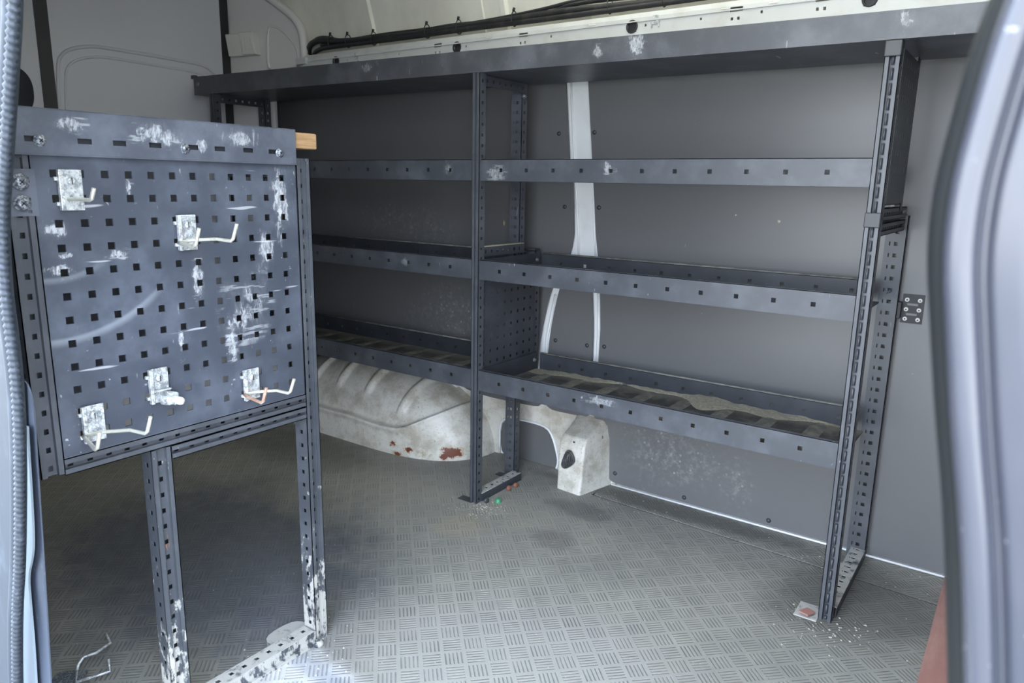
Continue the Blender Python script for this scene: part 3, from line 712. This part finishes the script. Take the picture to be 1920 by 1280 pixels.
BZ = {'up': (1.055, 1.118), 'mid': (.753, .815), 'low': (.394, .461)}
for x0, x1 in ((.003, 1.091), (-1.350, -.028)):
    h0 = .08 if x0 > -.5 else -.30
    tray(x0, x1, *BZ['mid'], h0=h0)
    MB().box(x0+.003, x1-.003, 0.001, .325, .757, .761).build('shelf_deck', 'rack', rk)
    tray(x0, x1, *BZ['low'], h0=h0+.005)
    # ribbed dusty deck
    d = MB().box(x0+.003, x1-.003, .001, .325, .397, .402).build('shelf_deck', 'deck', rk)
    b = MB(); xx = x0+.06
    while xx < x1-.04:
        b.prism([(xx, .004, .402), (xx+.014, .004, .4045), (xx+.030, .004, .4045), (xx+.044, .004, .402)], (0, .315, 0)); xx += .128
    b.build('deck_rib', 'deckrib', d)
o = tray(.003, 1.096, *BZ['up'], rear=.245)
MB().box(.006, 1.088, 0.001, .235, 1.058, 1.062).build('shelf_deck', 'rack', rk)
o = tray(-1.350, -.030, *BZ['up'], h0=-.30, rear=.245)
MB().box(-1.347, -.033, 0.001, .235, 1.058, 1.062).build('shelf_deck', 'rack', rk)
# top tray
def tz(x): return 1.367-.0075*x, 1.430-.0125*x
xa, xb = -1.475, 1.62
mb = MB(); (za0, za1), (zb0, zb1) = tz(xa), tz(xb)
mb.prism([(xa, -.008, za0), (xb, -.008, zb0), (xb, -.008, zb1), (xa, -.008, za1)], (0, .002, 0))
mb.prism([(xa, -.006, za0+.002), (xb, -.006, zb0+.002), (xb, -.006, zb0), (xa, -.006, za0)], (0, .305, 0))
mb.prism([(xa, -.008, za0), (xa, -.008, za1), (xa, .30, za1), (xa, .30, za0)], (.002, 0, 0))
mb.prism([(xa, .297, za0), (xb, .297, zb0), (xb, .297, zb1-.02), (xa, .297, za1-.02)], (0, .002, 0))
tt = mb.build('top_tray', 'shelf_top', rk); tt['_o'] = (0, 0, 0)
MB().box(xa-.012, xa+.012, -.012, .004, za1-.008, za1+.006).build('corner_cap', 'plastic', tt, bevel=.002)
MB().lathe((xa+.03, -.008, za1-.03), -Y, [(.008, 0), (.008, .003), (.003, .005)], 14).build('bolt', 'bolt', tt)
for x, y, z_ in ((.002, .318, .792), (.002, .318, .435), (1.10, .33, .79), (XM+.004, .235, 1.325)):
    MB().lathe((x, y, z_), X, [(.008, 0), (.008, .004), (.005, .004), (.005, .010), (.002, .011)], 10).build('bolt', 'bolt', rk)
MB().box(-.045, -.005, .318, .352, .823, .829).build('corner_cap', 'plastic', rk, bevel=.001)

# dust heap at the back of the low right shelf
def heap(u, v):
    x = .01+u*1.03; y = .325-(.030+.022*math.sin(x*9+1)+.012*math.sin(x*31)+.05*math.exp(-((x-.66)/.05)**2))*(1-v)
    a = v**.8
    n = .5+.5*math.sin(x*23)*math.sin(x*61+1)+.3*math.sin(x*140+v*9)+.25*math.sin(v*31+x*77)
    pk = math.exp(-((x-.66)/.07)**2)*.9
    e = min(1, u*8, (1-u)*8)
    return (x, y, .4035+a*e*(.004+.003*n+.010*pk+.003*x))
hp = MB().grid(heap, 160, 14).build('sawdust_ridge', 'dust', fix=False)
tag(hp, 'ridge of pale dust along the back of the lowest right shelf', 'dust'); hp['kind'] = 'stuff'

# bracket with six rivets on the right wall
bk = thing('wall_bracket', 'small black wall bracket with six white rivets right of the shelving', 'bracket', (1.16, WY, .737))
mb = MB(); hs = [(.011, .038, .047, .054), (.011, .038, .020, .027)]
mb.plate((1.133, WY-.004, .700), X, Z, .052, .078, .003, hs); mb.build('plate', 'rubber', bk)
MB().box(1.100, 1.134, WY-.022, WY-.004, .712, .757).build('arm', 'rubber', bk, bevel=.002)
for x in (1.144, 1.175):
    for z_ in (.763, .737, .711):
        o = MB().lathe((x, WY-.004, z_), -Y, [(.0058, 0), (.0058, .0015), (.003, .003)], 14).build('rivet', 'wplastic', bk)
        MB().cyl((x, WY-.0066, z_), -Y, .0022, .0008, 10).build('rivet_hole', 'rubber', o)

# ================================================================ TOOL BOARD RACK (near left)
PX = .171
tb = thing('tool_board_rack', 'blue-grey perforated tool board in a slotted steel frame at the left', 'tool rack', (PX, -1.07, 0))
rows = 12; hs = []
for kx in range(12):
    for jz in range(rows):
        cy_ = -1.2739+kx*.038; cz_ = 1.0502-jz*.038
        hs.append((cy_+1.305-.0060, cy_+1.305+.0060, cz_-.600-.0060, cz_-.600+.0060))
MB().plate((PX, -1.305, .600), Y, Z, .482, .486, .0032, hs).build('perforated_board', 'board', tb)
# folded edge seen as a bright line
MB().box(PX-.010, PX+.0005, -1.305, -.823, .5985, .6005).build('board_lip', 'rail', tb)
# top rail
slots = [-1.3023, -1.2280, -1.1744, -1.1149, -1.0476, -.9946, -.9357, -.8799]
hs = [(y+1.338-.0105, y+1.338+.0105, .0175, .0255) for y in slots]
mb = MB().plate((PX+.010, -1.338, 1.078), Y, Z, .512, .067, .0018, hs); mb.box(PX-.03, PX+.010, -1.338, -.826, 1.143, 1.1448)
mb.obox((PX+.0102, -1.338, 1.078), (-.014, 0, 0), (0, .512, 0), (0, 0, -.0018))
tr = mb.build('top_rail', 'rail', tb, bevel=.0006); tr['_o'] = tb['_o']
MB().box(PX-.004, PX-.001, -1.33, -.83, 1.062+.01, 1.13).build('inner_rail', 'rack', tb)
def bolt(c, ax, r, parent):
    c, ax = Vector(c), Vector(ax); b = MB().lathe(c, ax, [(r*1.15, 0), (r*1.15, .0012), (r*.9, .0012), (r*.88, .003), (r*.6, .0052), (r*.05, .006)], 18)
    s1 = Vector((0, .7, .7)); s2 = Vector((0, .7, -.7))
    o = b.build('bolt', 'bolt', parent)
    k_ = MB()
    for s_ in (s1, s2): k_.obox(c+ax*.0053-s_*(r*.45)-s_.cross(ax)*.0009, s_*(r*.9), s_.cross(ax)*.0018, ax*.0009)
    k_.build('cross_slot', 'rubber', o); return o
for y, z_ in ((-1.2926, 1.0976), (-1.0627, 1.0963), (-.8665, 1.0976)): bolt((PX+.010, y, z_), X, .0078, tb)
# frame posts and bars
post(MB(), (PX+.001, -1.324, .574), Z, .51, X, w=.036, d=.032, slot=(.007, .009)).build('post', 'post', tb)
post(MB(), (PX, -.803, 0), Z, 1.09, X, w=.034, d=.040, slot=(.005, .008)).build('post', 'dirty', tb)
post(MB(), (PX-.001, -1.145, 0), Z, .568, X, w=.038, d=.034, slot=(.007, .009)).build('post', 'dirty', tb)
def ybar(y0, y1, z_, w_, mat='post'): return post(MB(), (PX+.0005, y0, z_), Y, y1-y0, X, w=w_, d=.030, slot=(.006, .009)).build('crossbar', mat, tb)
ybar(-1.306, -.821, .584, .028); ybar(-1.125, -.821, .556, .026)
MB().plate((-.14, -1.305, .600), Y, Z, .482, .486, .0016).build('added_backing_panel', 'rack', tb)  # unseen sheet added behind the board so its holes look dark
# bracket on upper left of the frame
hs = [(.026, .031, .052, .057), (.026, .031, .022, .027), (.026, .031, .004, .009)]
b = MB().plate((PX+.004, -1.342, .987), Y, Z, .040, .069, .003, hs).build('corner_bracket', 'rail', tb)
bolt((PX+.007, -1.3235, 1.037), X, .0105, tb); bolt((PX+.007, -1.3245, 1.006), X, .0105, tb)
# foot bar toward the camera
l = .56; w_ = .036; n = int((l-.02)/PITCH)+1
hs = [(w_*.45-.005, w_*.45+.005, .012+k_*PITCH, .022+k_*PITCH) for k_ in range(n)]+[(w_*.12-.001, w_*.12+.001, .012+k_*PITCH, .022+k_*PITCH) for k_ in range(n)]
fb = MB().plate((PX-w_, -1.385, .030), X, Y, w_, l, .0018, hs).build('foot_bar', 'dustbar', tb)
MB().box(PX-.0018, PX, -1.385, -.82, .0, .028).box(PX-w_, PX-w_+.002, -1.385, -.82, 0, .028).box(PX, PX+.010, -1.385, -.82, 0, .006).build('side_flange', 'dirty', fb)
mb = MB().prism([Vector(p_) for p_ in chaikin([(.075, -.90, .001), (.135, -.90, .001), (.135, -.80, .001), (.075, -.80, .001)], 2, True)], (0, 0, .012)); mb.build('foot_plate', 'dustbar', tb)
MB().lathe((.185, -.825, 0), Z, [(.012, 0), (.012, .006), (.007, .012)], 12).build('foot_bolt', 'dirty', tb)
# rear posts of the rack frame, further into the van
post(MB(), (-.05, -1.324, .574), Z, .51, X, w=.036, d=.03, sides=(1, -1)).build('post', 'rack', tb)
for z_ in (.58, 1.05): MB().box(-.08, PX-.03, -1.340, -1.310, z_, z_+.03).build('side_rail', 'rack', tb)
# wooden worktop
wt = MB().box(-.22, PX-.004, -1.36, -.762, 1.1470, 1.1475)
wt = MB().box(-.22, PX+.004, -.8245, -.768, 1.109, 1.140)
tag(wt.build('wooden_batten', 'wood', bevel=.003), 'end of a raw wooden batten at the top right corner of the tool board', 'wood')

# ================================================================ HOOKS
def hook(c, label, kind='double', mats=('wire', 'wire'), L=.075, S_=.030, yb=0.):
    """c: centre of back plate on the board"""
    c = Vector(c); h = thing('tool_hook' if kind != 'clip' else 'spring_clip', label, 'hook' if kind != 'clip' else 'clip', tuple(c), None)
    w_, hh = .036, .062
    mb = MB().box(c.x, c.x+.0022, c.y-w_/2, c.y+w_/2, c.z-hh/2, c.z+hh/2)
    mb.box(c.x, c.x+.008, c.y-w_/2-.0005, c.y-w_/2+.006, c.z-hh/2, c.z+hh/2)
    mb.box(c.x-.004, c.x+.002, c.y-w_/2-.004, c.y-w_/2+.002, c.z+.014, c.z+.020).box(c.x-.004, c.x+.002, c.y-w_/2-.004, c.y-w_/2+.002, c.z-.024, c.z-.018)
    mb.build('back_plate', 'zinc', h, bevel=.001)
    o = MB().lathe(c+X*.002+Z*.014, X, [(.0065, 0), (.006, .004), (.004, .006)], 14).build('screw', 'zinc', h)
    MB().box(c.x+.0078, c.x+.0088, c.y-.0008, c.y+.0008, c.z+.009, c.z+.019).build('screw_slot', 'rubber', o)
    q = c+Vector((.004, 0, -.014)); r = .0032
    if kind == 'double':
        a0 = q+Y*-.020+X*.002-Z*.003
        A = [a0+Y*.002, q+Vector((.016, -.004+yb, .002)), q+Vector((L*.62, S_*.75+yb, .004)), q+Vector((L, S_+yb, .002)), q+Vector((L+.004, S_+.002+yb, .006)), q+Vector((L+.014, S_+.004+yb, .032))]
        B = [a0, q+Vector((.014, -.022, -.004)), q+Vector((L-.004, -S_+yb*.6, -.004)), q+Vector((L+.001, -S_+.001+yb*.6, 0)), q+Vector((L+.010, -S_+.003+yb*.6, .027))]
        MB().tube(A, r, 10).build('prong', mats[0], h); MB().tube(B, r, 10).build('prong', mats[1], h)
    elif kind == 'single':
        A = [q+Vector((0, -.006, 0)), q+Vector((.02, -.003, .001)), q+Vector((.048, .002, .0)), q+Vector((.054, .003, .002)), q+Vector((.060, .005, .018))]
        MB().tube(A, r, 10).build('prong', mats[0], h)
    else:
        # two springy jaws and a rubber tip
        for sg in (1, -1):
            def J(u, v, sg=sg):
                t_ = u; yy = sg*(.004+.010*math.sin(math.pi*min(1, t_*1.15))) ; return (q.x+.002+.046*t_, q.y+.003+yy, q.z-.006+.016*(v-.5)*(1 if t_ < .8 else .8))
            MB().grid(J, 16, 2).build('jaw', 'zinc', h, solid=.0012, fix=False)
        MB().box(q.x, q.x+.010, q.y-.014, q.y+.016, q.z+.006, q.z+.008).build('lug', 'zinc', h)
        MB().lathe(q+Vector((.034, .004, -.006)), Vector((1, .15, 0)), [(.0065, 0), (.007, .004), (.007, .018), (.006, .022), (.002, .0235)], 16).build('tip', 'wplastic', h)
    return h
hx = PX+.004
hook((hx, -1.2540, 1.0255), 'zinc plate hook with one short prong at the top left of the tool board', 'single')
hook((hx, -1.0675, .9525), 'double wire hook high on the middle of the tool board', L=.076, S_=.034)
hook((hx, -1.1420, .688), 'zinc spring clip with pale round tip low on the middle of the tool board', 'clip')
hook((hx, -.9550, .650), 'double hook with a rusty front prong at the lower right of the tool board', mats=('wire', 'rustwire'), L=.072, S_=.030)
hook((hx, -1.2570, .648), 'double wire hook at the lower left corner of the tool board', L=.078, S_=.038, yb=.004)
# hook lying on the floor
fh = thing('tool_hook', 'double wire hook lying on the floor mat at the bottom left', 'hook', (-.13, -1.20, 0))
b = MB(); b.obox((-.178, -1.222, .002), (.052, .036, .006), (.030, -.045, .002), (0, 0, .003)); b.build('back_plate', 'bolt', fh, bevel=.001)
MB().tube([(-.14, -1.205, .012), (-.146, -1.198, .022), (-.150, -1.185, .030), (-.140, -1.165, .032), (-.168, -1.120, .020), (-.190, -1.118, .036)], .003, 8).build('prong', 'zinc', fh)
MB().tube([(-.14, -1.205, .012), (-.118, -1.215, .016), (-.098, -1.225, .016), (-.080, -1.165, .014), (-.092, -1.160, .036)], .003, 8).build('prong', 'zinc', fh)

# ================================================================ FLOOR BITS
b = MB().lathe((.050, .050, 0), Vector((.3, -.1, 1)), [(.011, 0), (.011, .006), (.0085, .006), (.0085, .013), (.0065, .014), (.001, .014)], 14)
tag(b.build('bottle_cap', 'green'), 'small green plastic cap on the floor beside the middle shelf post', 'cap')
for (x, y, lb_, mt) in ((.022, .150, 'rust-brown round cap nearer the camera, against the shelf foot bar', 'copper'), (.026, .185, 'rust-brown round cap further back, by the rear shelf post', 'copper'), (.022, .022, 'grey-brown round cap at the foot of the middle front post', 'plastic')):
    tag(MB().lathe((x, y, .009), Vector((1, -.4, .2)), [(.009, 0), (.010, .003), (.008, .006), (.001, .007)], 14).build('round_cap', mt), lb_, 'cap')
b = MB()
def crumb(x, y, r):
    n = 6; top = [Vector((x+r*math.cos(a+random.random()*.5)*random.uniform(.6, 1.1), y+r*math.sin(a)*random.uniform(.6, 1.1), .0002)) for a in [2*math.pi*k_/n for k_ in range(n)]]
    i = len(b.v); b.v += top+[Vector((x, y, r*.7))]
    for k_ in range(n): b.f.append((i+k_, i+(k_+1) % n, i+n)); b.sm.append(False)
for _ in range(110):
    crumb(random.gauss(.03, .05), random.gauss(-.02, .035), random.uniform(.001, .004))
for _ in range(90): crumb(random.gauss(1.12, .07), random.gauss(-.04, .05), random.uniform(.001, .004))
for _ in range(70): crumb(random.gauss(.20, .07), random.gauss(-.90, .07), random.uniform(.001, .0045))
for _ in range(220): crumb(random.uniform(-.3, 1.3), random.uniform(-.9, .25), random.uniform(.0006, .0022))
for _ in range(60): crumb(random.uniform(.3, 1.3), random.uniform(.25, .38), random.uniform(.001, .003))
cr = b.build('crumbs', 'crumb', fix=False); tag(cr, 'pale crumbs and grit scattered over the ribbed floor mat', 'debris'); cr['kind'] = 'stuff'
b = MB().prism([(1.045, -.022, .0095), (1.07, -.030, .0095), (1.082, -.005, .0095), (1.06, .005, .0095)], (0, 0, .004))
tag(b.build('paper_scrap', 'redwood'), 'pinkish scrap on the foot plate of the right shelf post', 'scrap')
b = MB().box(1.326, 1.60, -1.39, .395, .0, .014); tag(b.build('wooden_board', 'redwood'), 'red-brown board lying on the floor at the right edge', 'board')

# ================================================================ DOOR OPENING, NEAR
# ribbed rubber seal along the left edge
b = MB(); pts = []
P3 = [Vector((x-.006, -1.428, z_)) for x, z_ in sp]
L_ = [0]
for a, c_ in zip(P3, P3[1:]): L_.append(L_[-1]+(c_-a).length)
def at(s_):
    for i in range(len(P3)-1):
        if s_ <= L_[i+1]: t_ = (s_-L_[i])/max(1e-9, L_[i+1]-L_[i]); return P3[i].lerp(P3[i+1], t_)
    return P3[-1]
N = 640; path = [at(L_[-1]*i/N) for i in range(N+1)]; rs = [.0062+.0012*math.cos(2*math.pi*i/4) for i in range(N+1)]
b.tube(path, .006, 10, True, rs)
tag(b.build('door_seal', 'seal', fix=False), 'ribbed grey rubber door seal running down the left edge', 'seal')
lip = chaikin([(.3149, .7104), (.3094, .6783), (.2993, .6043), (.2862, .5306), (.2749, .5016), (.2500, .4630), (.2453, .4261), (.2377, .3509), (.2255, .2710), (.20, .12), (.185, -.02)], 2)
struct(MB().prism([(x, -1.405, z_) for x, z_ in lip]+[(.10, -1.405, -.02), (.16, -1.405, .70)], (0, .003, 0)).build('trim_9', 'lip'))
tp_ = chaikin([(.2926, .7726), (.3085, .7693), (.3176, .7544), (.3193, .7243), (.3078, .6436), (.2878, .4892), (.2576, .2801), (.235, .12), (.22, -.02)], 2)
struct(MB().prism([(x, -1.396, z_) for x, z_ in tp_]+[(.06, -1.396, -.02), (.16, -1.396, .79)], (0, .002, 0)).build('trim_10', 'trim'))

# door edge close to the camera on the right
ed = [(1.400, 1.20), (1.385, 1.13), (1.379, 1.109), (1.376, 1.093), (1.373, 1.069), (1.371, 1.049), (1.3715, 1.025), (1.376, .998), (1.382, .963), (1.390, .923), (1.399, .864), (1.410, .78), (1.44, .55)]
edc = chaikin(ed, 3)
prof = [(0, .030), (.0015, .018), (.004, .010), (.007, .006), (.0085, .002), (.0095, -.001), (.0108, -.0042), (.0122, -.0056), (.0134, -.0046), (.0148, -.0012), (.0170, .0014), (.0205, .0014), (.0235, -.0014), (.030, -.0036), (.042, -.0044), (.06, -.0045), (.10, -.005), (.25, -.006), (.6, -.006)]
def dF(k0, k1):
    def F(u, v):
        i = u*(len(edc)-1); a = int(min(i, len(edc)-2)); q = Vector(edc[a]).lerp(Vector(edc[a+1]), i-a)
        j = k0+v*(k1-k0); c_ = int(min(j, k1-1)); f_ = j-c_
        px_ = prof[c_][0]*(1-f_)+prof[c_+1][0]*f_; py_ = prof[c_][1]*(1-f_)+prof[c_+1][1]*f_
        return (q.x+px_, -1.5+py_, q.y)
    return F
dr = thing('van_door', 'blurred blue-grey van door edge filling the right side, close to the camera', 'door', (1.46, -1.49, .5))
MB().grid(dF(5, 17), len(edc)-1, 96).build('door_panel', 'doorblue', dr, solid=-.003, fix=False)
MB().grid(dF(0, 5), len(edc)-1, 40).build('edge_seal', 'edgerub', dr, solid=-.002, fix=False)

# ground outside
struct(MB().box(-8, 9, -14, -1.6, -.70, -.65).build('floor', 'asphalt'))

for o in bpy.data.objects:
    if '_o' in o.keys(): del o['_o']
